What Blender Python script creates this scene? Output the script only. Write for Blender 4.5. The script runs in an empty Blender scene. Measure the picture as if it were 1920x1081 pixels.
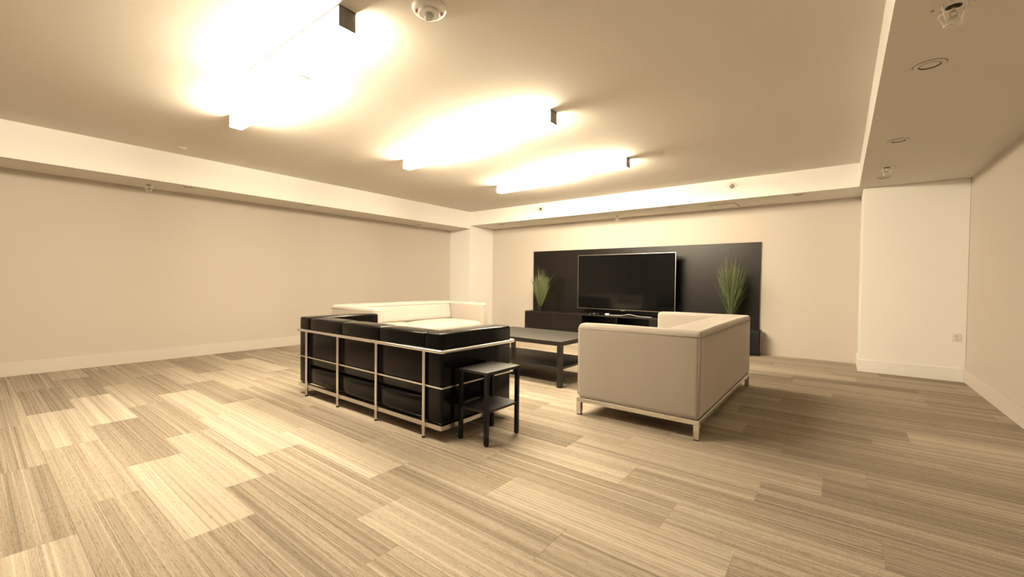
import bpy, bmesh, math, random
from mathutils import Vector, Matrix

# ---------------------------------------------------------------- camera, world, exposure
C = bpy.context.scene.collection
SC = bpy.context.scene
YAW, PITCH, ROLL = math.radians(-37.7953), math.radians(1.1032), math.radians(0.6288)
cy_, sy_ = math.cos(YAW), math.sin(YAW)
fw = Vector((sy_, cy_, 0)); rt = Vector((cy_, -sy_, 0)); up = Vector((0, 0, 1))
f2 = fw * math.cos(PITCH) - up * math.sin(PITCH)
u2 = up * math.cos(PITCH) + fw * math.sin(PITCH)
r3 = rt * math.cos(ROLL) + u2 * math.sin(ROLL)
u3 = u2 * math.cos(ROLL) - rt * math.sin(ROLL)
cam_d = bpy.data.cameras.new('camera'); cam = bpy.data.objects.new('camera', cam_d); C.objects.link(cam)
M4 = Matrix((r3, u3, -f2)).transposed().to_4x4(); M4.translation = Vector((6.5557, 0, 1.0))
cam.matrix_world = M4
cam_d.sensor_width = 36; cam_d.lens = 793.2536 * 36 / 1920
cam_d.shift_y = (543.6 - 540.5) / 1920; cam_d.clip_start = 0.05
SC.camera = cam
w = bpy.data.worlds.new('world'); SC.world = w; w.use_nodes = True
w.node_tree.nodes['Background'].inputs[0].default_value = (0, 0, 0, 1)
w.node_tree.nodes['Background'].inputs[1].default_value = 0
vs = SC.view_settings
vs.view_transform = 'Standard'; vs.look = 'None'; vs.gamma = 1; vs.use_curve_mapping = False
vs.exposure = 0.0
LAMP_COL = (1.0, 0.83, 0.59); LAMP_STR = 86.0

# ---------------------------------------------------------------- helpers
def link(o): C.objects.link(o); return o
def obj(name, bm, m, parent=None, smooth=False, angle=None):
    me = bpy.data.meshes.new(name)
    bmesh.ops.recalc_face_normals(bm, faces=bm.faces[:])
    bm.to_mesh(me); bm.free()
    me.materials.append(m)
    if smooth:
        for p in me.polygons: p.use_smooth = True
        if angle: me.set_sharp_from_angle(angle=math.radians(angle))
    o = link(bpy.data.objects.new(name, me))
    if parent: o.parent = parent
    return o
def tag(o, label=None, cat=None, group=None, kind=None):
    if label: o['label'] = label
    if cat: o['category'] = cat
    if group: o['group'] = group
    if kind: o['kind'] = kind
    return o
def thing(name, label, cat, loc=(0, 0, 0), rotz=0, group=None):
    o = link(bpy.data.objects.new(name, None)); o.location = loc; o.rotation_euler = (0, 0, rotz)
    o.empty_display_size = .1
    return tag(o, label, cat, group)
def copy_tree(o, parent=None):
    c = o.copy(); C.objects.link(c); c.parent = parent
    for ch in list(o.children): copy_tree(ch, c)
    return c
def B(): return bmesh.new()
def box(bm, x0, x1, y0, y1, z0, z1, bev=0, seg=2):
    r = bmesh.ops.create_cube(bm, size=1)['verts']
    for v in r:
        v.co = Vector(((x0 + x1) / 2 + v.co.x * (x1 - x0), (y0 + y1) / 2 + v.co.y * (y1 - y0), (z0 + z1) / 2 + v.co.z * (z1 - z0)))
    if bev > 0:
        es = list({e for v in r for e in v.link_edges})
        bmesh.ops.bevel(bm, geom=es, offset=bev, segments=seg, profile=.5, affect='EDGES')
    return bm
def cyl(bm, c, r, h, seg=24, r2=None, axis='Z', rot=None):
    mat = Matrix.Translation(Vector(c))
    if axis == 'X': mat = mat @ Matrix.Rotation(math.pi / 2, 4, 'Y')
    if axis == 'Y': mat = mat @ Matrix.Rotation(math.pi / 2, 4, 'X')
    bmesh.ops.create_cone(bm, cap_ends=True, segments=seg, radius1=r, radius2=r if r2 is None else r2, depth=h, matrix=mat)
    return bm
def lathe(bm, prof, c=(0, 0, 0), seg=32):
    rings = []
    for r, z in prof:
        rings.append([bm.verts.new((c[0] + r * math.cos(2 * math.pi * i / seg), c[1] + r * math.sin(2 * math.pi * i / seg), c[2] + z)) for i in range(seg)] if r > 1e-6 else [bm.verts.new((c[0], c[1], c[2] + z))])
    for a, b in zip(rings, rings[1:]):
        for i in range(seg):
            j = (i + 1) % seg
            if len(a) == 1 and len(b) == 1: continue
            if len(a) == 1: bm.faces.new((a[0], b[i], b[j]))
            elif len(b) == 1: bm.faces.new((a[i], a[j], b[0]))
            else: bm.faces.new((a[i], a[j], b[j], b[i]))
    return bm
def tube(bm, pts, r, seg=8, flat=None):
    pts = [Vector(p) for p in pts]; rings = []
    n = len(pts); prev = None
    for i, p in enumerate(pts):
        t = ((pts[min(i + 1, n - 1)] - p).normalized() + (p - pts[max(i - 1, 0)]).normalized()).normalized()
        ref = Vector((0, 0, 1)) if abs(t.z) < .9 else Vector((1, 0, 0))
        if prev is not None:
            ref = prev
        a = (ref - t * ref.dot(t)).normalized(); prev = a; b = t.cross(a)
        rr = r[i] if isinstance(r, (list, tuple)) else r
        rings.append([bm.verts.new(p + (a * math.cos(2 * math.pi * k / seg) + b * math.sin(2 * math.pi * k / seg)) * rr) for k in range(seg)])
    for A, Bq in zip(rings, rings[1:]):
        for k in range(seg):
            j = (k + 1) % seg; bm.faces.new((A[k], A[j], Bq[j], Bq[k]))
    bm.faces.new(rings[0]); bm.faces.new(rings[-1][::-1])
    return bm
def cushion(bm, x0, x1, y0, y1, z0, z1, r=.03, puff=(0, 0, 0), n=10, puffs=None):
    """rounded box; puff pushes each pair of faces outwards at the middle. puffs=(x-,x+,y-,y+,z-,z+)"""
    if puffs is None: puffs = (puff[0], puff[0], puff[1], puff[1], puff[2], puff[2])
    c = Vector(((x0 + x1) / 2, (y0 + y1) / 2, (z0 + z1) / 2)); h = Vector(((x1 - x0) / 2, (y1 - y0) / 2, (z1 - z0) / 2))
    r = min(r, h.x * .98, h.y * .98, h.z * .98)
    V = {}
    # parameter positions concentrated at the rims
    def pos(i, hh):
        k = 3
        if i < k: s = -hh + r * (1 - math.cos(i / k * math.pi / 2)) if False else -hh + r * i / k
        elif i > n - k: s = hh - r * (n - i) / k
        else: s = -hh + r + (2 * hh - 2 * r) * (i - k) / (n - 2 * k)
        return s
    def vert(i, j, k):
        key = (i, j, k)
        if key in V: return V[key]
        p = Vector((pos(i, h.x), pos(j, h.y), pos(k, h.z)))
        inner = Vector((max(-h.x + r, min(h.x - r, p.x)), max(-h.y + r, min(h.y - r, p.y)), max(-h.z + r, min(h.z - r, p.z))))
        d = p - inner
        if d.length > 1e-9: p2 = inner + d.normalized() * r
        else: p2 = p
        u, v, q = p.x / h.x, p.y / h.y, p.z / h.z
        fu, fv, fq = (1 - u ** 4), (1 - v ** 4), (1 - q ** 4)
        p2.x += (puffs[1] if u > 0 else -puffs[0]) * fv * fq * abs(u) ** 3
        p2.y += (puffs[3] if v > 0 else -puffs[2]) * fu * fq * abs(v) ** 3
        p2.z += (puffs[5] if q > 0 else -puffs[4]) * fu * fv * abs(q) ** 3
        V[key] = bm.verts.new(c + p2); return V[key]
    for a in range(n):
        for b in range(n):
            for s in (0, n):
                for tup in (((a, b, s), (a + 1, b, s), (a + 1, b + 1, s), (a, b + 1, s)), ((a, s, b), (a + 1, s, b), (a + 1, s, b + 1), (a, s, b + 1)), ((s, a, b), (s, a + 1, b), (s, a + 1, b + 1), (s, a, b + 1))):
                    bm.faces.new([vert(*t) for t in tup])
    return bm

# ---------------------------------------------------------------- materials
def mat(name, col=(.5, .5, .5), rough=.6, metal=0, spec=.5, coat=0):
    m = bpy.data.materials.new(name); m.use_nodes = True
    b = m.node_tree.nodes['Principled BSDF']
    b.inputs['Base Color'].default_value = (*col, 1); b.inputs['Roughness'].default_value = rough
    b.inputs['Metallic'].default_value = metal; b.inputs['Specular IOR Level'].default_value = spec
    b.inputs['Coat Weight'].default_value = coat
    return m
def node(m, t, **kw):
    n = m.node_tree.nodes.new(t)
    for k, v in kw.items(): setattr(n, k, v)
    return n
def noisy(name, c1, c2, scale=300, rough=.7, bump=.1, dist=.001, metal=0, spec=.3, detail=2, stretch=(1, 1, 1)):
    m = mat(name, c1, rough, metal, spec); nt = m.node_tree; L = nt.links; b = nt.nodes['Principled BSDF']
    tc = node(m, 'ShaderNodeTexCoord'); mp = node(m, 'ShaderNodeMapping'); mp.inputs['Scale'].default_value = stretch
    ns = node(m, 'ShaderNodeTexNoise'); ns.inputs['Scale'].default_value = scale; ns.inputs['Detail'].default_value = detail
    mx = node(m, 'ShaderNodeMix', data_type='RGBA'); mx.inputs[6].default_value = (*c1, 1); mx.inputs[7].default_value = (*c2, 1)
    bp = node(m, 'ShaderNodeBump'); bp.inputs['Strength'].default_value = bump; bp.inputs['Distance'].default_value = dist
    L.new(tc.outputs['Object'], mp.inputs[0]); L.new(mp.outputs[0], ns.inputs['Vector']); L.new(ns.outputs['Fac'], mx.inputs[0]); L.new(mx.outputs[2], b.inputs['Base Color'])
    L.new(ns.outputs['Fac'], bp.inputs['Height']); L.new(bp.outputs[0], b.inputs['Normal'])
    return m
M = {}
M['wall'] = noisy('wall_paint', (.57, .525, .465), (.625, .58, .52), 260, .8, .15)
M['white'] = noisy('white_paint', (.86, .85, .82), (.90, .89, .86), 260, .6, .08)
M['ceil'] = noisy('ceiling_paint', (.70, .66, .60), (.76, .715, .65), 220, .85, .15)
M['base'] = noisy('baseboard_paint', (.64, .60, .54), (.70, .655, .595), 200, .5, .05)
M['basew'] = noisy('white_baseboard_paint', (.84, .83, .80), (.88, .87, .84), 200, .45, .05)
M['leather'] = noisy('black_leather', (.0025, .0021, .0018), (.004, .0034, .003), 160, .17, .05, .0005, spec=.15)
M['fabric'] = noisy('greige_fabric', (.365, .335, .30), (.485, .445, .40), 700, .95, .5, .001, spec=.1)
for _m in (M['fabric'],):
    _b = _m.node_tree.nodes['Principled BSDF']; _b.inputs['Sheen Weight'].default_value = .65; _b.inputs['Sheen Roughness'].default_value = .45; _b.inputs['Sheen Tint'].default_value = (1, .95, .88, 1)
M['piping'] = noisy('greige_piping', (.36, .33, .29), (.44, .40, .36), 500, .95, .3, .001, spec=.1)
M['chrome'] = noisy('brushed_steel', (.72, .70, .67), (.80, .78, .75), 90, .27, .0, metal=1)
M['dwood'] = noisy('black_brown_veneer', (.006, .0045, .0035), (.012, .0095, .0075), 60, .46, .06, .0006, spec=.5, detail=6, stretch=(.12, 1, 1))
M['dpanel'] = noisy('black_brown_panel', (.006, .0048, .004), (.010, .008, .0065), 40, .36, .03, .0004, spec=.34, detail=6, stretch=(.15, 1, 1))
M['bmetal'] = noisy('black_metal', (.004, .004, .004), (.007, .007, .007), 200, .4, .05, spec=.25)
M['dark'] = mat('dark_void', (.006, .006, .006), .8)
M['plastic'] = mat('white_plastic', (.80, .78, .74), .35)
M['plate'] = mat('dark_plate', (.05, .04, .03), .8)
M['greycap'] = noisy('grey_metal_cap', (.15, .138, .12), (.18, .165, .145), 200, .5, .03)
M['screen'] = mat('tv_glass', (.003, .003, .003), .09, spec=.3)
M['bezel'] = mat('tv_bezel', (.42, .38, .36), .3, metal=1)
M['pot'] = mat('black_pot', (.012, .012, .012), .25)
M['soil'] = noisy('soil', (.03, .022, .015), (.06, .045, .03), 120, .95, .6)
M['wire'] = mat('white_wire', (.78, .74, .68), .4)
M['brass'] = mat('sprinkler_metal', (.45, .40, .32), .35, metal=1)
M['hole'] = mat('dark_recess', (.03, .025, .02), .9)
M['red'] = mat('red_print', (.30, .035, .02), .6)
M['clear'] = mat('clear_lens', (.85, .85, .82), .08); M['clear'].node_tree.nodes['Principled BSDF'].inputs['Transmission Weight'].default_value = .85
def emis(name, col, s):
    m = mat(name, (.8, .8, .78), .5); b = m.node_tree.nodes['Principled BSDF']
    b.inputs['Emission Color'].default_value = (*col, 1); b.inputs['Emission Strength'].default_value = s
    return m
M['lamp'] = emis('lit_diffuser', LAMP_COL, LAMP_STR * .88)
M['lamp_side'] = emis('lit_diffuser_side', LAMP_COL, LAMP_STR * 1.22)

def carpet():
    m = mat('striped_carpet', (.4, .35, .3), .95, spec=.05); nt = m.node_tree; L = nt.links; b = nt.nodes['Principled BSDF']
    tc = node(m, 'ShaderNodeTexCoord'); sep = node(m, 'ShaderNodeSeparateXYZ'); L.new(tc.outputs['Object'], sep.inputs[0])
    at = node(m, 'ShaderNodeAttribute', attribute_type='OBJECT', attribute_name='tone')
    se = node(m, 'ShaderNodeAttribute', attribute_type='OBJECT', attribute_name='seed')
    def noise(sx, sy, detail=1.0, off=0.0, rough=.5):
        a = node(m, 'ShaderNodeMath', operation='MULTIPLY'); L.new(sep.outputs[0], a.inputs[0]); a.inputs[1].default_value = sx
        c = node(m, 'ShaderNodeMath', operation='MULTIPLY'); L.new(sep.outputs[1], c.inputs[0]); c.inputs[1].default_value = sy
        s = node(m, 'ShaderNodeMath', operation='ADD'); L.new(se.outputs['Fac'], s.inputs[0]); s.inputs[1].default_value = off
        cb = node(m, 'ShaderNodeCombineXYZ'); L.new(a.outputs[0], cb.inputs[0]); L.new(c.outputs[0], cb.inputs[1]); L.new(s.outputs[0], cb.inputs[2])
        n = node(m, 'ShaderNodeTexNoise'); n.inputs['Scale'].default_value = 1; n.inputs['Detail'].default_value = detail; n.inputs['Roughness'].default_value = rough
        L.new(cb.outputs[0], n.inputs['Vector']); return n.outputs['Fac']
    def mr(src, a, b_, c, d):
        n = node(m, 'ShaderNodeMapRange'); n.inputs[1].default_value = a; n.inputs[2].default_value = b_; n.inputs[3].default_value = c; n.inputs[4].default_value = d
        L.new(src, n.inputs[0]); return n.outputs[0]
    def add(a, b_):
        n = node(m, 'ShaderNodeMath', operation='ADD'); L.new(a, n.inputs[0]); L.new(b_, n.inputs[1]); return n.outputs[0]
    broad = mr(noise(.25, 16, 2), .3, .7, -.15, .15)
    mid = mr(noise(.35, 60, 2, 7.3), .3, .7, -.13, .13)
    light_lines = mr(noise(.30, 105, 1, 13.1), .585, .66, 0, .26)
    dark_lines = mr(noise(.6, 130, 1, 21.7), .60, .68, 0, -.22)
    dashes = mr(noise(22, 230, 2, 31.7), .53, .68, 0, -.20)
    pile = mr(noise(330, 330, 3, 2.0), .25, .75, -.24, .24)
    v = at.outputs['Fac']
    for x in (broad, mid, light_lines, dark_lines, dashes, pile): v = add(v, x)
    cr = node(m, 'ShaderNodeValToRGB'); L.new(v, cr.inputs[0]); e = cr.color_ramp.elements
    e[0].position = 0; e[0].color = (.185, .155, .12, 1); e[1].position = 1; e[1].color = (.60, .545, .455, 1)
    k = cr.color_ramp.elements.new(.5); k.color = (.385, .335, .268, 1)
    L.new(cr.outputs[0], b.inputs['Base Color'])
    bp = node(m, 'ShaderNodeBump'); bp.inputs['Strength'].default_value = .5; bp.inputs['Distance'].default_value = .003
    L.new(noise(330, 330, 2, 5.5), bp.inputs['Height']); L.new(bp.outputs[0], b.inputs['Normal'])
    return m
M['carpet'] = carpet()

# ---------------------------------------------------------------- room shell
W, D, YR = 7.6115, 7.006, -4.2
FX, FY, RX = .585, 6.296, 6.7055        # fascia planes: left, back, right
H1, HL, HB = 2.4097, 2.0726, 2.137
CXR, PYR = 6.7465, 6.406                # right column
def struct(name, bm, m, parent=None, **kw):
    o = obj(name, bm, m, parent)
    if parent is None: o['kind'] = 'structure'
    return o
T = .12
floor_bm = box(B(), -T, W + T, YR - T, D + T, -.12, -.006)
floor = struct('floor', floor_bm, M['carpet']); floor['tone'] = .4; floor['seed'] = 3.0
rf = obj('carpet_edge', box(B(), 0, W, YR, -.24, -.006, 0), M['carpet'], floor); rf['tone'] = .4; rf['seed'] = 1.0
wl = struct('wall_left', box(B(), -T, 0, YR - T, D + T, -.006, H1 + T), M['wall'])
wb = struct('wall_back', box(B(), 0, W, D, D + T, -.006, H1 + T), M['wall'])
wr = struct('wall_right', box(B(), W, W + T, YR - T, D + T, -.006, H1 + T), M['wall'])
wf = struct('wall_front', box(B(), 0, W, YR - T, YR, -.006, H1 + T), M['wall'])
ce = struct('ceiling', box(B(), 0, W, YR, D, H1, H1 + T), M['ceil'])
def soffit(x0, x1, y0, y1, z, fascia):
    """fascia boards are white, the underside is ceiling paint"""
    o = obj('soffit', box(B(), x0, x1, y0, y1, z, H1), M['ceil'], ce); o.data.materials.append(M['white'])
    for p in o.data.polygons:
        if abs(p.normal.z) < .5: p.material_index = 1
    return o
soffit(0, FX, YR, FY, HL, 0); soffit(0, W, FY, D, HB, 0); soffit(RX, W, YR, FY, HB, 0)
# columns in the back corners
cl = obj('corner_column', box(B(), 0, FX, FY, D, -.004, HB, .004, 2), M['white'], wl)
obj('column_header', box(B(), 0, FX, FY, FY + .1, HL, HB), M['white'], wl) if False else None
cr_ = obj('corner_column', box(B(), CXR, W, PYR, D, -.004, HB, .006, 2), M['white'], wr)
def baseb(name, boxes, m):
    bm = B()
    for bx in boxes:
        x0, x1, y0, y1 = bx; box(bm, x0, x1, y0, y1, 0, .14, .002, 1)
    return struct(name, bm, m)
bt = .012
baseb('baseboard_left', [(0, bt, YR, FY)], M['base'])
bm = box(B(), bt, FX + bt, FY - bt, FY, 0, .14, .002, 1); box(bm, FX, FX + bt, FY, D, 0, .14, .002, 1)
struct('trim_1', bm, M['basew'])
bm = box(B(), CXR - bt, W - bt, PYR - bt, PYR, 0, .14, .002, 1); box(bm, CXR - bt, CXR, PYR, D, 0, .14, .002, 1)
struct('trim_2', bm, M['basew'])
baseb('baseboard_right', [(W - bt, W, YR, PYR)], M['base'])

# carpet planks
random.seed(11)
PX, PY = 1.004, .2462
OFF = {0: 4.22, 1: 2.955, 2: 3.595, 3: 4.25, 4: 3.97, 5: 4.695, 6: 5.26, 7: 4.985, 8: 5.70, 9: 6.26, 11: 6.685}
TONE = {(0, 3.7): .22, (0, 4.7): .62, (0, 2.7): .35, (1, 1.4): .22, (1, 2.4): .72, (1, 3.4): .48, (1, 4.4): .34,
        (2, 1.1): .30, (2, 2.1): .74, (2, 3.1): .26, (2, 4.1): .76, (2, 5.1): .28, (3, 1.7): .5, (3, 2.7): .36, (3, 3.7): .62, (3, 4.7): .30,
        (4, 1.5): .30, (4, 2.5): .76, (4, 3.5): .84, (4, 4.5): .46, (4, 5.5): .74, (5, 1.1): .64, (5, 2.2): .28, (5, 3.2): .80, (5, 4.2): .82, (5, 5.2): .30, (5, 6.2): .5,
        (6, .7): .30, (6, 1.7): .62, (6, 2.7): .36, (6, 3.7): .30, (6, 4.7): .42, (6, 5.7): .74, (7, 3.5): .70, (7, 4.5): .56, (7, 5.5): .32,
        (8, 5.2): .68, (8, 6.2): .42, (9, 5.8): .60, (9, 6.7): .32, (3, 5.7): .40, (4, 6.5): .4}
mesh_cache = {}
def plank_mesh(lx, ly):
    key = (round(lx, 3), round(ly, 3))
    if key not in mesh_cache:
        bm = B(); box(bm, -lx / 2, lx / 2, -ly / 2, ly / 2, -.006, 0)
        top = [e for e in bm.edges if all(v.co.z > -.001 for v in e.verts)]
        bmesh.ops.bevel(bm, geom=top, offset=.0006, segments=1, affect='EDGES')
        me = bpy.data.meshes.new('carpet_plank'); bm.to_mesh(me); bm.free(); me.materials.append(M['carpet']); mesh_cache[key] = me
    return mesh_cache[key]
for k in range(-1, 29):
    y0 = .010 + k * PY; y1 = y0 + PY
    y0c, y1c = max(y0, -.24), min(y1, D)
    if y1c - y0c < .01: continue
    off = OFF.get(k, random.random()) % PX
    x = off - PX
    while x < W:
        x0, x1 = max(x, 0), min(x + PX, W)
        if x1 - x0 > .03:
            tone = min(.85, max(.15, random.gauss(.46, .15)))
            for (kk, xm), tv in TONE.items():
                if kk == k and x0 <= xm < x1: tone = tv
            o = link(bpy.data.objects.new('carpet_plank', plank_mesh(x1 - x0 - .0003, y1c - y0c - .0003)))
            o.location = ((x0 + x1) / 2, (y0c + y1c) / 2, 0); o.parent = floor
            o['tone'] = .48 + (tone - .48) * .78; o['seed'] = random.random() * 100
        x += PX

# ---------------------------------------------------------------- ceiling lights
def light_bar(x0, x1, y0, label):
    LW, LH = .096, .106; L_ = x1 - x0
    t = thing('ceiling_light', label, 'light', (x0, y0, H1), 0, 'staggered linear ceiling lights')
    obj('mounting_plate', box(B(), 0, L_, -.0015, LW + .0015, -.006, 0), M['plate'], t)
    o = obj('diffuser', box(B(), .004, L_ - .004, .001, LW - .001, -LH, -.006, .003, 2), M['lamp'], t)
    o.data.materials.append(M['lamp_side'])          # the upright faces of the lens give more light than its underside
    for p in o.data.polygons:
        if abs(p.normal.z) < .5: p.material_index = 1
    for nm, a, b_ in (('end_cap', L_ - .004, L_), ('end_cap', 0, .004)):
        obj(nm, box(B(), a, b_, 0, LW, -LH - .001, -.004, .001, 1), M['greycap'], t)
    return t
light_bar(3.300, 4.503, 1.178, 'linear ceiling light nearest the camera, with large grey square end beside the white fire alarm')
light_bar(2.380, 3.592, 1.395, 'linear ceiling light in the nearest pair, the half further left')
light_bar(3.460, 4.668, 2.920, 'right half of the middle pair of linear ceiling lights')
light_bar(2.515, 3.735, 3.120, 'left half of the middle pair of linear ceiling lights')
light_bar(3.460, 4.640, 4.535, 'right half of the furthest pair of linear ceiling lights, nearest the television')
light_bar(2.560, 3.740, 4.760, 'left half of the furthest pair of linear ceiling lights, nearest the television')

# ---------------------------------------------------------------- black leather sofa with steel frame
def black_sofa():
    t = thing('leather_sofa', 'black leather box sofa in an exposed chrome tube frame, seen from behind', 'sofa', (3.7065, 2.145, 0))
    hx, hy = .912, .345; aw = .165
    lm = M['leather']
    for s in (-1, 1):
        xa, xb = sorted((s * (hx - aw), s * hx))
        obj('arm_cushion', cushion(B(), xa, xb, -hy, hy, .102, .674, .016, (.003, .002, .005)), lm, t, True)
    inner = hx - aw - .001; cw = 2 * inner / 3
    for i in range(3):
        a = -inner + i * cw
        obj('back_cushion', cushion(B(), a + .002, a + cw - .002, -hy + .006, -hy + .17, .265, .668, .016, (.002, .006, .006)), lm, t, True)
        obj('base_cushion', cushion(B(), a + .002, a + cw - .002, -hy + .004, hy - .004, .104, .262, .03, (.002, .014, .006)), lm, t, True)
        obj('seat_cushion', cushion(B(), a + .002, a + cw - .002, -hy + .182, hy - .003, .264, .41, .035, (.002, .008, .016)), lm, t, True)
    # frame
    ox, oy, r = hx + .014, hy + .014, .0125
    z = .562
    bm = B(); c = .018
    def arc(cx, cy, a0, a1, rr, n=5): return [(cx + rr * math.cos(math.radians(a0 + (a1 - a0) * i / n)), cy + rr * math.sin(math.radians(a0 + (a1 - a0) * i / n)), z) for i in range(n + 1)]
    p = [(-.76, oy + .012, z)] + arc(-ox + c, oy + .012 - c, 90, 180, c) + arc(-ox + c, -oy + c, 180, 270, c) + arc(ox - c, -oy + c, 270, 360, c) + arc(ox - c, oy + .012 - c, 0, 90, c) + [(.76, oy + .012, z)]
    obj('top_rail', tube(bm, p, r, 10), M['chrome'], t, True)
    bm = B(); zr = .336; o2 = .004
    box(bm, -hx - .012, hx + .012, -hy - .010, -hy - .002, zr - .005, zr + .005)
    for s in (-1, 1): box(bm, s * (hx + .007) - .004, s * (hx + .007) + .004, -hy - .006, hy + .018, zr - .005, zr + .005)
    obj('middle_rod', bm, M['chrome'], t)
    bm = B()
    for (x0, x1, y0, y1) in ((-hx - .006, hx + .006, -hy - .008, -hy + .016), (-hx - .006, hx + .006, hy - .016, hy + .008), (-hx - .006, -hx + .018, -hy + .016, hy - .016), (hx - .018, hx + .006, -hy + .016, hy - .016)):
        box(bm, x0, x1, y0, y1, .070, .099, .001, 1)
    obj('bottom_rail', bm, M['chrome'], t)
    for x in (-.76, -.2625, .2475, .76):
        g = obj('leg', tube(B(), [(x, -oy, .012), (x, -oy, z - .004)], .012, 12), M['chrome'], t, True, 40)
        obj('foot', cyl(B(), (x, -oy, .006), .0125, .012, 12), M['bmetal'], g)
    for x in (-.76, .76):
        g = obj('leg', tube(B(), [(x, oy + .012, .012), (x, oy + .012, z - .004)], .012, 12), M['chrome'], t, True, 40)
        obj('foot', cyl(B(), (x, oy + .012, .006), .0125, .012, 12), M['bmetal'], g)
    return t
black_sofa()

# ---------------------------------------------------------------- greige fabric sofas
def fabric_sofa(name, label, loc, rz):
    """local: back at +x, front at -x, length along y; origin at floor centre"""
    t = thing(name, label, 'sofa', loc, rz, 'pair of greige fabric sofas')
    hx, hy, aw, zb, zs, zt = .441, .945, .115, .130, .662, .692
    fm = M['fabric']
    def wallpiece(nm, x0, x1, y0, y1, ztop=zt, pf=.006):
        o = obj(nm, cushion(B(), x0, x1, y0, y1, zb, ztop, .032, (.001, .001, pf), 12), fm, t, True)
        return o
    for s in (-1, 1):
        y0, y1 = sorted((s * hy, s * (hy - aw)))
        arm = wallpiece('arm', -hx, hx, y0, y1)
        # piping: along the outside below the roll and down the front and rear corners
        bm = B(); ys = s * (hy + .0005)
        tube(bm, [(-hx + .012, ys, zs - .004), (0, ys, zs - .002), (hx - .012, ys, zs - .004)], .0028, 6)
        tube(bm, [(-hx + .010, s * (hy - .001), zb + .03), (-hx + .010, s * (hy - .001), zs - .004)], .0025, 6)
        tube(bm, [(hx - .008, s * (hy - .002), zb + .02), (hx - .008, s * (hy - .002), zs - .004)], .0025, 6)
        tube(bm, [(-hx - .0005, s * (hy - .02), zs - .002), (-hx - .0005, s * (hy - aw + .02), zs - .002)], .0022, 6)
        obj('piping', bm, M['piping'], arm, True)
    back = wallpiece('backrest', hx - .12, hx - .0005, -hy + .003, hy - .003, zs - .002, .001)
    bm = B(); tube(bm, [(hx + .0005, -hy + .012, zs - .004), (hx + .0015, 0, zs - .002), (hx + .0005, hy - .012, zs - .004)], .0028, 6)
    obj('piping', bm, M['piping'], back, True)
    # seat deck and cushions
    obj('seat_base', cushion(B(), -hx + .012, hx - .12, -hy + aw, hy - aw, zb, .27, .02, (.004, 0, 0), 10), fm, t, True)
    iw = hy - aw
    for s in (-1, 1):
        y0, y1 = sorted((s * .002, s * (iw - .002)))
        obj('seat_cushion', cushion(B(), -hx - .006, hx - .20, y0, y1, .272, .435, .045, (.012, .002, .030), 14), fm, t, True)
    bm = cushion(B(), hx - .26, hx - .10, -iw + .002, iw - .002, .44, .690, .045, (.010, .002, .002), 14)
    for v in bm.verts:                       # lean the face back towards the top
        k = (v.co.z - .44) / .27
        if v.co.x < hx - .14: v.co.x += (k - .5) * .05
    bc = obj('back_cushion', bm, fm, t, True)
    obj('cushion_top', cushion(B(), hx - .245, hx - .0005, -hy + .014, hy - .014, .650, .699, .026, (.004, .0005, .010), 14), fm, bc, True)
    obj('seam', tube(B(), [(hx - .245, 0, .690), (hx - .20, 0, .7025), (hx - .12, 0, .7085), (hx - .04, 0, .7025), (hx - .006, 0, .688)], .0022, 6), M['piping'], bc, True)
    # steel frame and legs
    bm = B(); r0, r1 = .098, .130; q = .036
    for (x0, x1, y0, y1) in ((-hx, hx, -hy, -hy + q), (-hx, hx, hy - q, hy), (-hx, -hx + q, -hy + q, hy - q), (hx - q, hx, -hy + q, hy - q)):
        box(bm, x0, x1, y0, y1, r0, r1 - .001, .0015, 1)
    obj('frame', bm, M['chrome'], t)
    for sx in (-1, 1):
        for sy in (-1, 1):
            x0, x1 = sorted((sx * hx, sx * (hx - q))); y0, y1 = sorted((sy * hy, sy * (hy - q)))
            g = obj('leg', box(B(), x0, x1, y0, y1, .006, r0, .0015, 1), M['chrome'], t)
            obj('glide', box(B(), x0 + .003, x1 - .003, y0 + .003, y1 - .003, 0, .006), M['bmetal'], g)
    return t
fabric_sofa('fabric_sofa', 'greige fabric sofa on the right of the coffee table, side and back towards the camera', (5.425, 3.787, 0), 0)
fabric_sofa('fabric_sofa', 'greige fabric two seat sofa behind the black leather sofa, facing the coffee table', (2.095, 3.665, 0), math.pi)

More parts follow.
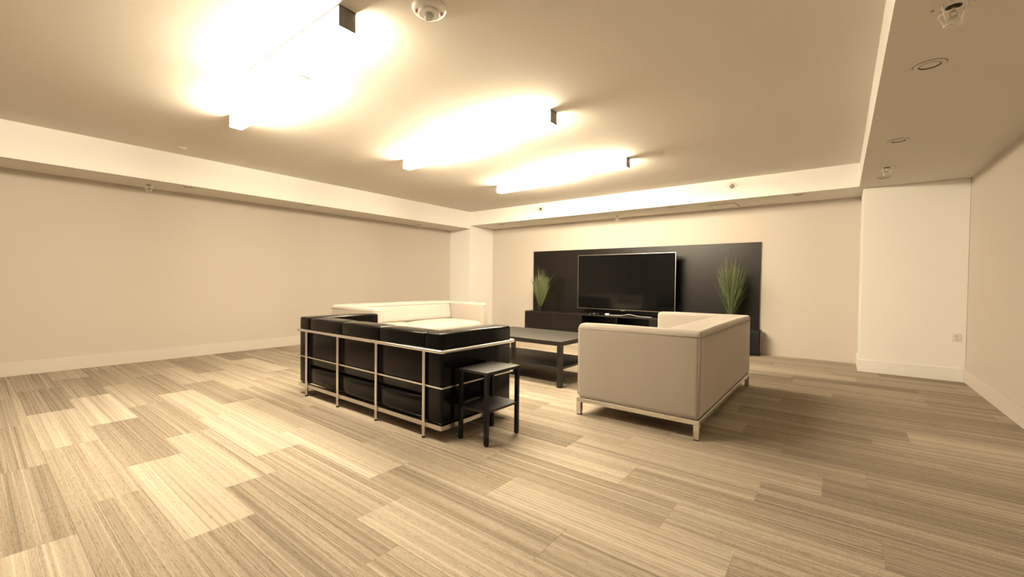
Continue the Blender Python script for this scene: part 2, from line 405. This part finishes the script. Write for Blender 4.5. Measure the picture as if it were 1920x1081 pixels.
# ---------------------------------------------------------------- tables
def coffee_table():
    x0, x1, y0, y1, h = 3.305, 4.488, 3.430, 4.225, .440
    cx, cy = (x0 + x1) / 2, (y0 + y1) / 2
    t = thing('coffee_table', 'low black-brown coffee table with lower shelf between the sofas', 'table', (cx, cy, 0))
    a, b_ = (x1 - x0) / 2, (y1 - y0) / 2; q = .046
    obj('tabletop', box(B(), -a, a, -b_, b_, h - .042, h, .0015, 1), M['dwood'], t)
    obj('shelf', box(B(), -a + q * .5, a - q * .5, -b_ + q * .5, b_ - q * .5, .165, .185, .001, 1), M['dwood'], t)
    for sx in (-1, 1):
        for sy in (-1, 1):
            X = sorted((sx * a, sx * (a - q))); Y = sorted((sy * b_, sy * (b_ - q)))
            obj('leg', box(B(), *X, *Y, 0, h - .042, .0015, 1), M['dwood'], t)
coffee_table()
def side_table():
    x0, x1, y0, y1, h = 4.650, 4.890, 1.912, 2.240, .450
    t = thing('side_table', 'small black side table with one lower shelf beside the black sofa arm', 'table', ((x0 + x1) / 2, (y0 + y1) / 2, 0))
    a, b_ = (x1 - x0) / 2, (y1 - y0) / 2; q = .024
    obj('tabletop', box(B(), -a, a, -b_, b_, h - .016, h, .001, 1), M['dwood'], t)
    obj('shelf', box(B(), -a + .002, a - .002, -b_ + .002, b_ - .002, .200, .214, .001, 1), M['dwood'], t)
    for sx in (-1, 1):
        for sy in (-1, 1):
            X = sorted((sx * a, sx * (a - q))); Y = sorted((sy * b_, sy * (b_ - q)))
            g = obj('leg', box(B(), *X, *Y, .006, h - .016, .001, 1), M['bmetal'], t)
            obj('foot', box(B(), X[0] + .003, X[1] - .003, Y[0] + .003, Y[1] - .003, 0, .006), M['bmetal'], g)
side_table()

# ---------------------------------------------------------------- media wall
t = thing('wall_panel', 'wide black-brown panel standing against the back wall behind the television', 'panel', (3.665, 6.985, 0))
for i in range(3):
    a = -1.98 + i * 1.32
    obj('board', box(B(), a + .0005, a + 1.3195, -.010, .010, 0, 1.612, .001, 1), M['dpanel'], t)
def bench():
    x0, x1, y0, y1, h = 1.828, 5.43, 6.50, 6.970, .460
    t = thing('media_bench', 'long low black-brown media bench under the television with open middle bays', 'cabinet', ((x0 + x1) / 2, y0, 0))
    a = (x1 - x0) / 2; d = y1 - y0
    obj('worktop', box(B(), -a, a, 0, d, h - .020, h, .001, 1), M['dwood'], t)
    bm = B(); zt = h - .020
    box(bm, -a + .002, a - .002, .02, d, .0, .03)                     # floor panel
    box(bm, -a + .002, a - .002, d - .012, d, .03, zt)                # back
    xs = [-a + .002, -a + 1.2, -a + 1.2 + .64, a - 1.2 - .016, a - .018]
    for x in xs: box(bm, x, x + .016, .02 if x in (xs[0], xs[4]) else .004, d - .012, .03 if x in (xs[0], xs[4]) else .0, zt)
    obj('carcass', bm, M['dpanel'], t)
    for p, q in ((-a, -a + .6), (-a + .6, -a + 1.2), (a - 1.2, a - .6), (a - .6, a)):
        obj('door', box(B(), p + .0015, q - .0015, 0, .017, .012, zt - .003, .001, 1), M['dpanel'], t)
    obj('shelf', box(B(), -a + 1.217, -a + 1.839, .03, d - .014, .225, .241), M['dpanel'], t)
    obj('shelf', box(B(), -a + 1.857, a - 1.217, .03, d - .014, .225, .241), M['dpanel'], t)
bench()
# television
t = thing('television', 'large flat television with thin silver rim standing on the media bench', 'television', (3.692, 6.72, .460))
hw, z0, z1 = .852, .088, 1.028
obj('housing', box(B(), -hw, hw, .0, .035, z0, z1, .003, 2), M['bmetal'], t)
obj('rear_cover', box(B(), -hw * .6, hw * .6, .035, .065, z0 + .04, z0 + .55, .01, 2), M['bmetal'], t)
bm = B(); e = .008
for a in ((-hw, hw, z0, z0 + e), (-hw, hw, z1 - e, z1), (-hw, -hw + e, z0 + e, z1 - e), (hw - e, hw, z0 + e, z1 - e)): box(bm, a[0], a[1], -.006, -.0002, a[2], a[3])
obj('rim', bm, M['bezel'], t)
obj('screen', box(B(), -hw + e, hw - e, -.0035, -.0003, z0 + e, z1 - e), M['screen'], t)
obj('badge', box(B(), -.035, .035, -.008, -.0062, z0 - .012, z0 + .006, .001, 1), M['bezel'], t)
for s in (-1, 1):
    bm = B(); tube(bm, [(s * .60, .015, z0 + .01), (s * .60, -.02, .02), (s * .62, -.12, .007)], .007, 8); tube(bm, [(s * .60, .015, z0 + .01), (s * .60, .05, .02), (s * .62, .13, .007)], .007, 8)
    obj('stand_foot', bm, M['bmetal'], t, True)
# cables and small things under the screen
random.seed(5)
bm = B(); pts = []
for i in range(15):
    u = i / 14
    pts.append((3.52 + .70 * u, 6.60 + .03 * math.sin(u * 9), .4645 + .030 * math.exp(-((u - .5) / .16) ** 2)))
tube(bm, pts, .004, 6)
tag(obj('cable', bm, M['wire'], None, True), 'pale power cable arching along the media bench under the television', 'cable')
t = thing('adapter_plug', 'small white plug adapter lying on the media bench at the end of the cable', 'adapter', (3.475, 6.595, .460))
obj('body', box(B(), -.035, .035, -.02, .02, 0, .030, .006, 2), M['plastic'], t)
bm = B(); 
for s in (-1, 1): box(bm, -.052, -.035, s * .008 - .001, s * .008 + .001, .010, .020)
obj('prong', bm, M['bezel'], t)
t = thing('media_box', 'small dark box with a white indicator dot below the left part of the television', 'box', (3.28, 6.56, .460))
obj('case', box(B(), -.09, .09, -.05, .05, 0, .034, .004, 2), M['bmetal'], t)
obj('indicator_dot', cyl(B(), (-.01, -.052, .020), .007, .004, 12, axis='Y'), M['plastic'], t)
obj('indicator_dot', cyl(B(), (-.085, -.050, .008), .004, .004, 8, axis='Y'), M['plastic'], t)

# speaker box on the floor right of the bench
t = thing('floor_speaker', 'small black box speaker on the floor at the right foot of the dark wall panel', 'speaker', (5.585, 6.79, 0))
obj('cabinet', box(B(), -.105, .100, 0, .170, .012, .355, .004, 2), M['bmetal'], t)
obj('front_grille', box(B(), -.095, .090, -.008, -.0005, .03, .345, .003, 2), M['dark'], t)
sp = noisy('speckled_grille', (.03, .03, .03), (.35, .32, .28), 260, .5, .2)
obj('side_grille', box(B(), .1005, .106, .01, .16, .03, .345, .002, 1), sp, t)
for sx in (-1, 1):
    for sy in (.02, .15): obj('foot', cyl(B(), (sx * .085, sy, .006), .010, .012, 12), M['bmetal'], t)

# ---------------------------------------------------------------- grass plants
def blade_mat():
    m = mat('grass_blade', (.12, .17, .05), .55, spec=.3); nt = m.node_tree; L = nt.links; b = nt.nodes['Principled BSDF']
    at = node(m, 'ShaderNodeAttribute', attribute_type='GEOMETRY', attribute_name='tint')
    cr = node(m, 'ShaderNodeValToRGB'); e = cr.color_ramp.elements
    e[0].color = (.035, .050, .020, 1); e[1].color = (.42, .46, .26, 1)
    k = cr.color_ramp.elements.new(.55); k.color = (.125, .16, .065, 1)
    L.new(at.outputs['Fac'], cr.inputs[0]); L.new(cr.outputs[0], b.inputs['Base Color'])
    return m
M['grass'] = blade_mat()
def plant(label, x, y, z, n, hgt, spread, seed, pot_r=.055, pot_h=.095, extra=()):
    rnd = random.Random(seed)
    t = thing('potted_grass', label, 'plant', (x, y, z), 0, 'potted grasses at the two ends of the bench')
    bm = lathe(B(), [(0, 0), (pot_r * .82, 0), (pot_r, pot_h), (pot_r - .006, pot_h), (pot_r - .012, pot_h - .012), (0, pot_h - .012)], seg=24)
    obj('pot', bm, M['pot'], t, True, 40)
    obj('soil', cyl(B(), (0, 0, pot_h - .010), pot_r - .012, .006, 20), M['soil'], t)
    verts, faces, tints = [], [], []
    blades = []
    for i in range(n):
        az = rnd.uniform(0, 2 * math.pi); q = rnd.random()
        hh = hgt * (.35 + .45 * rnd.random() ** .7) if q > .10 else hgt * rnd.uniform(.78, 1.0)
        sp = spread * math.sqrt(rnd.random()) * (1.0 if q > .10 else .5); droop = rnd.uniform(0, .3) if rnd.random() < .82 else rnd.uniform(.3, .9)
        blades.append((az, hh, sp, droop))
    for b_ in extra: blades.append(b_)
    for az, hh, sp, droop in blades:
        r0 = rnd.uniform(0, pot_r * .6); w0 = rnd.uniform(.0013, .0028); S = 7
        ca, sa = math.cos(az), math.sin(az); tint = min(1, max(0, rnd.gauss(.5, .25)))
        tw = rnd.uniform(0, math.pi)
        base = len(verts)
        for s in range(S + 1):
            u = s / S
            rr = r0 + sp * (u ** 1.05) + droop * sp * .7 * max(0, u - .5) ** 1.2
            zz = pot_h - .014 + hh * (u - droop * .55 * max(0, u - .45) ** 2 * 1.8)
            yy = sa * rr
            if y + yy > 6.955: yy = 6.955 - y
            ww = w0 * (1 - u ** 2.5) + .0004
            dx, dy = math.cos(tw) * ww, math.sin(tw) * ww
            verts.append((ca * rr - dx, yy - dy, zz)); verts.append((ca * rr + dx, yy + dy, zz))
            tints += [tint * (.6 + .5 * u)] * 2
            if s: k = base + 2 * s; faces.append((k - 2, k - 1, k + 1, k))
    me = bpy.data.meshes.new('grass_blades'); me.from_pydata(verts, [], faces)
    a = me.attributes.new('tint', 'FLOAT', 'POINT'); a.data.foreach_set('value', tints)
    me.materials.append(M['grass'])
    o = link(bpy.data.objects.new('grass_blades', me)); o.parent = t; o['kind'] = 'stuff'
plant('tufted green ornamental grass in a small black pot at the left end of the bench', 2.075, 6.66, .460, 520, .80, .17, 3, extra=((.1, .95, .32, .9), (0, .7, .42, .7), (-.2, .35, .36, .6), (.3, .9, .25, 1.0)))
plant('loose green ornamental grass on the bench, half hidden behind the right sofa back', 5.32, 6.72, .460, 430, 1.02, .20, 8, extra=((3.3, .8, .22, .1), (3.6, .98, .18, 0), (.2, .6, .28, .2)))

# ---------------------------------------------------------------- ceiling fittings
def downlight(x, y, z, label):
    t = thing('downlight', label, 'light', (x, y, z), 0, 'unlit recessed downlights in the soffits')
    bm = lathe(B(), [(.042, 0), (.044, -.004), (.060, -.006), (.064, -.004), (.064, 0)], seg=36)
    obj('shadow_gap', lathe(B(), [(.0635, -.0004), (.0665, -.0004), (.0665, 0)], seg=36), M['hole'], t)
    obj('trim_ring', bm, M['ceil'], t, True, 40)
    bm = lathe(B(), [(0, -.0015), (.024, -.0012), (.041, -.0002)], seg=36)
    obj('lens', bm, M['ceil'], t, True)
    obj('gap_ring', lathe(B(), [(.0405, -.0010), (.0415, -.0046), (.0430, -.0046)], seg=36), M['hole'], t, True)
for x, y, z, lb in ((6.895, 3.04, HB, 'unlit round downlight in the right soffit nearest the camera'), (6.893, 4.47, HB, 'unlit round downlight in the right soffit, middle one'),
                    (6.893, 5.90, HB, 'unlit round downlight in the right soffit by the corner column'), (.50, 1.60, HL, 'unlit round downlight under the left soffit beside the nearest caged sprinkler'),
                    (.50, 3.02, HL, 'unlit round downlight halfway along the left soffit'), (4.553, 6.42, HB, 'unlit round downlight under the back soffit above the television'),
                    (6.12, 6.42, HB, 'unlit round downlight under the back soffit by the right column'), (1.26, 6.46, HB, 'unlit round downlight under the back soffit by the left column')):
    downlight(x, y, z, lb)
def sprinkler_mesh(t, parent_axis=None):
    """pendent sprinkler pointing to -z, wire guard around it; origin on the surface"""
    o1 = obj('escutcheon', lathe(B(), [(.014, -.004), (.026, -.006), (.036, -.004), (.040, 0), (0, 0)], seg=28), M['plastic'], t, True, 40)
    o2 = obj('recess', lathe(B(), [(0, -.0075), (.024, -.0068), (.026, -.005)], seg=24), M['hole'], t, True)
    bm = B(); cyl(bm, (0, 0, -.016), .007, .022, 12); cyl(bm, (0, 0, -.048), .013, .003, 16)
    for s in (-1, 1): tube(bm, [(s * .007, 0, -.026), (s * .011, 0, -.036), (s * .002, 0, -.048)], .0018, 6)
    obj('head', bm, M['brass'], t, True, 40)
    bm = B()
    for i in range(4):
        a = math.pi / 4 + i * math.pi / 2; ca, sa = math.cos(a), math.sin(a)
        tube(bm, [(ca * .050, sa * .050, -.001), (ca * .045, sa * .045, -.035), (ca * .028, sa * .028, -.078), (0, 0, -.083)], .0022, 6)
    for z, r in ((-.035, .045), (-.078, .028)):
        tube(bm, [(r * math.cos(i * math.pi / 8), r * math.sin(i * math.pi / 8), z) for i in range(17)], .0021, 6)
    obj('wire_guard', bm, M['wire'], t, True)
    for s in (-1, 1): obj('bracket', cyl(B(), (s * .062, 0, -.002), .006, .004, 10), M['brass'], t)
def sprinkler(x, y, z, label, rot=None):
    t = thing('sprinkler', label, 'sprinkler', (x, y, z), 0, 'caged fire sprinklers')
    if rot: t.rotation_euler = rot
    sprinkler_mesh(t)
for x, y, z, lb in ((.27, 1.29, HL, 'wire caged sprinkler hanging below the left soffit, the nearer one'), (.25, 5.25, HL, 'wire caged sprinkler below the left soffit near the far column'),
                    (3.57, 6.73, HB, 'wire caged sprinkler hanging below the back soffit above the television'), (6.895, 2.455, HB, 'large looking wire caged sprinkler on the right soffit at the top edge of the view'),
                    (6.886, 5.40, HB, 'wire caged sprinkler on the right soffit near the corner column')):
    sprinkler(x, y, z, lb)
for x, z, lb in ((2.303, 2.303, 'wire caged sprinkler on the white fascia face, the one nearer the left corner'), (5.38, 2.315, 'wire caged sprinkler on the white fascia face above the right end of the wall panel')):
    sprinkler(x, FY, z, lb, (-math.pi / 2, 0, 0))
# access hatch in the back soffit
t = thing('access_hatch', 'square painted access hatch flush in the underside of the back soffit', 'hatch', (5.20, 6.745, HB))
obj('hatch_door', box(B(), -.17, .17, -.17, .17, -.006, 0, .0015, 1), M['ceil'], t)
bm = B()
for a in ((-.176, .176, -.176, -.172), (-.176, .176, .172, .176), (-.176, -.172, -.172, .172), (.172, .176, -.172, .172)): box(bm, *a, -.003, 0)
obj('hatch_seam', bm, M['hole'], t)
# concealed cover disc on the main ceiling
t = thing('cover_disc', 'small white round cover plate on the ceiling near the left soffit', 'cover', (.90, 1.44, H1))
obj('plate', lathe(B(), [(0, -.007), (.030, -.007), (.034, -.004), (.034, 0)], seg=28), M['plastic'], t, True, 40)
obj('outer_ring', lathe(B(), [(.034, -.002), (.040, -.002), (.042, 0)], seg=28), M['white'], t, True)  # white painted rim around the cover plate
# fire alarm strobe on the ceiling
t = thing('fire_alarm', 'round white ceiling fire alarm with clear strobe dome and red lettering', 'alarm', (4.848, 1.478, H1))
obj('base_plate', lathe(B(), [(0, -.022), (.070, -.022), (.082, -.017), (.088, -.008), (.088, 0), (0, 0)], seg=48), M['plastic'], t, True, 35)
obj('body_ring', lathe(B(), [(.052, -.022), (.056, -.030), (.052, -.034), (0, -.034)], seg=40), M['plastic'], t, True, 35)
o = obj('strobe_dome', lathe(B(), [(.024, -.034), (.024, -.046), (.020, -.058), (.010, -.065), (0, -.067)], seg=28), M['clear'], t, True, 60)
bm = B(); cyl(bm, (0, 0, -.042), .018, .014, 20); box(bm, -.012, .012, -.003, .003, -.054, -.048)
obj('strobe_reflector', bm, M['plastic'], t, True, 40)
for ang in (math.radians(50), math.radians(230)):
    cu = bpy.data.curves.new('lettering', 'FONT'); cu.body = 'FIRE'; cu.size = .019; cu.align_x = 'CENTER'; cu.align_y = 'CENTER'; cu.extrude = .0003
    tmp = bpy.data.objects.new('tmp', cu); C.objects.link(tmp)
    dg = bpy.context.evaluated_depsgraph_get(); me = bpy.data.meshes.new_from_object(tmp.evaluated_get(dg)); bpy.data.objects.remove(tmp)
    me.name = 'lettering'; me.materials.clear(); me.materials.append(M['red'])
    o = link(bpy.data.objects.new('lettering', me)); o.parent = t
    d = Vector((math.cos(ang), math.sin(ang), 0))
    # read from below: text x axis follows the tangent, text normal points down
    ty = d if ang > 0 else d; tx = ty.cross(Vector((0, 0, -1)))
    mm = Matrix((tx, ty, Vector((0, 0, -1)))).transposed().to_4x4(); mm.translation = d * .063 + Vector((0, 0, -.0225))
    o.matrix_local = mm

# wall outlet on the right column
t = thing('wall_outlet', 'white double socket wall outlet low on the right corner column', 'outlet', (7.538, PYR, .462))
obj('face_plate', box(B(), -.033, .033, -.006, 0, -.045, .045, .002, 2), M['plastic'], t)
for s in (-1, 1):
    r_ = obj('socket', box(B(), -.017, .017, -.009, -.006, s * .020 - .014, s * .020 + .014, .003, 2), M['plastic'], t)
    bm = B()
    for q in (-.006, .006): box(bm, q - .0014, q + .0014, -.0095, -.0088, s * .020 - .004, s * .020 + .006)
    cyl(bm, (0, -.0092, s * .020 - .009), .0025, .0008, 10, axis='Y')
    obj('slot', bm, M['hole'], r_)
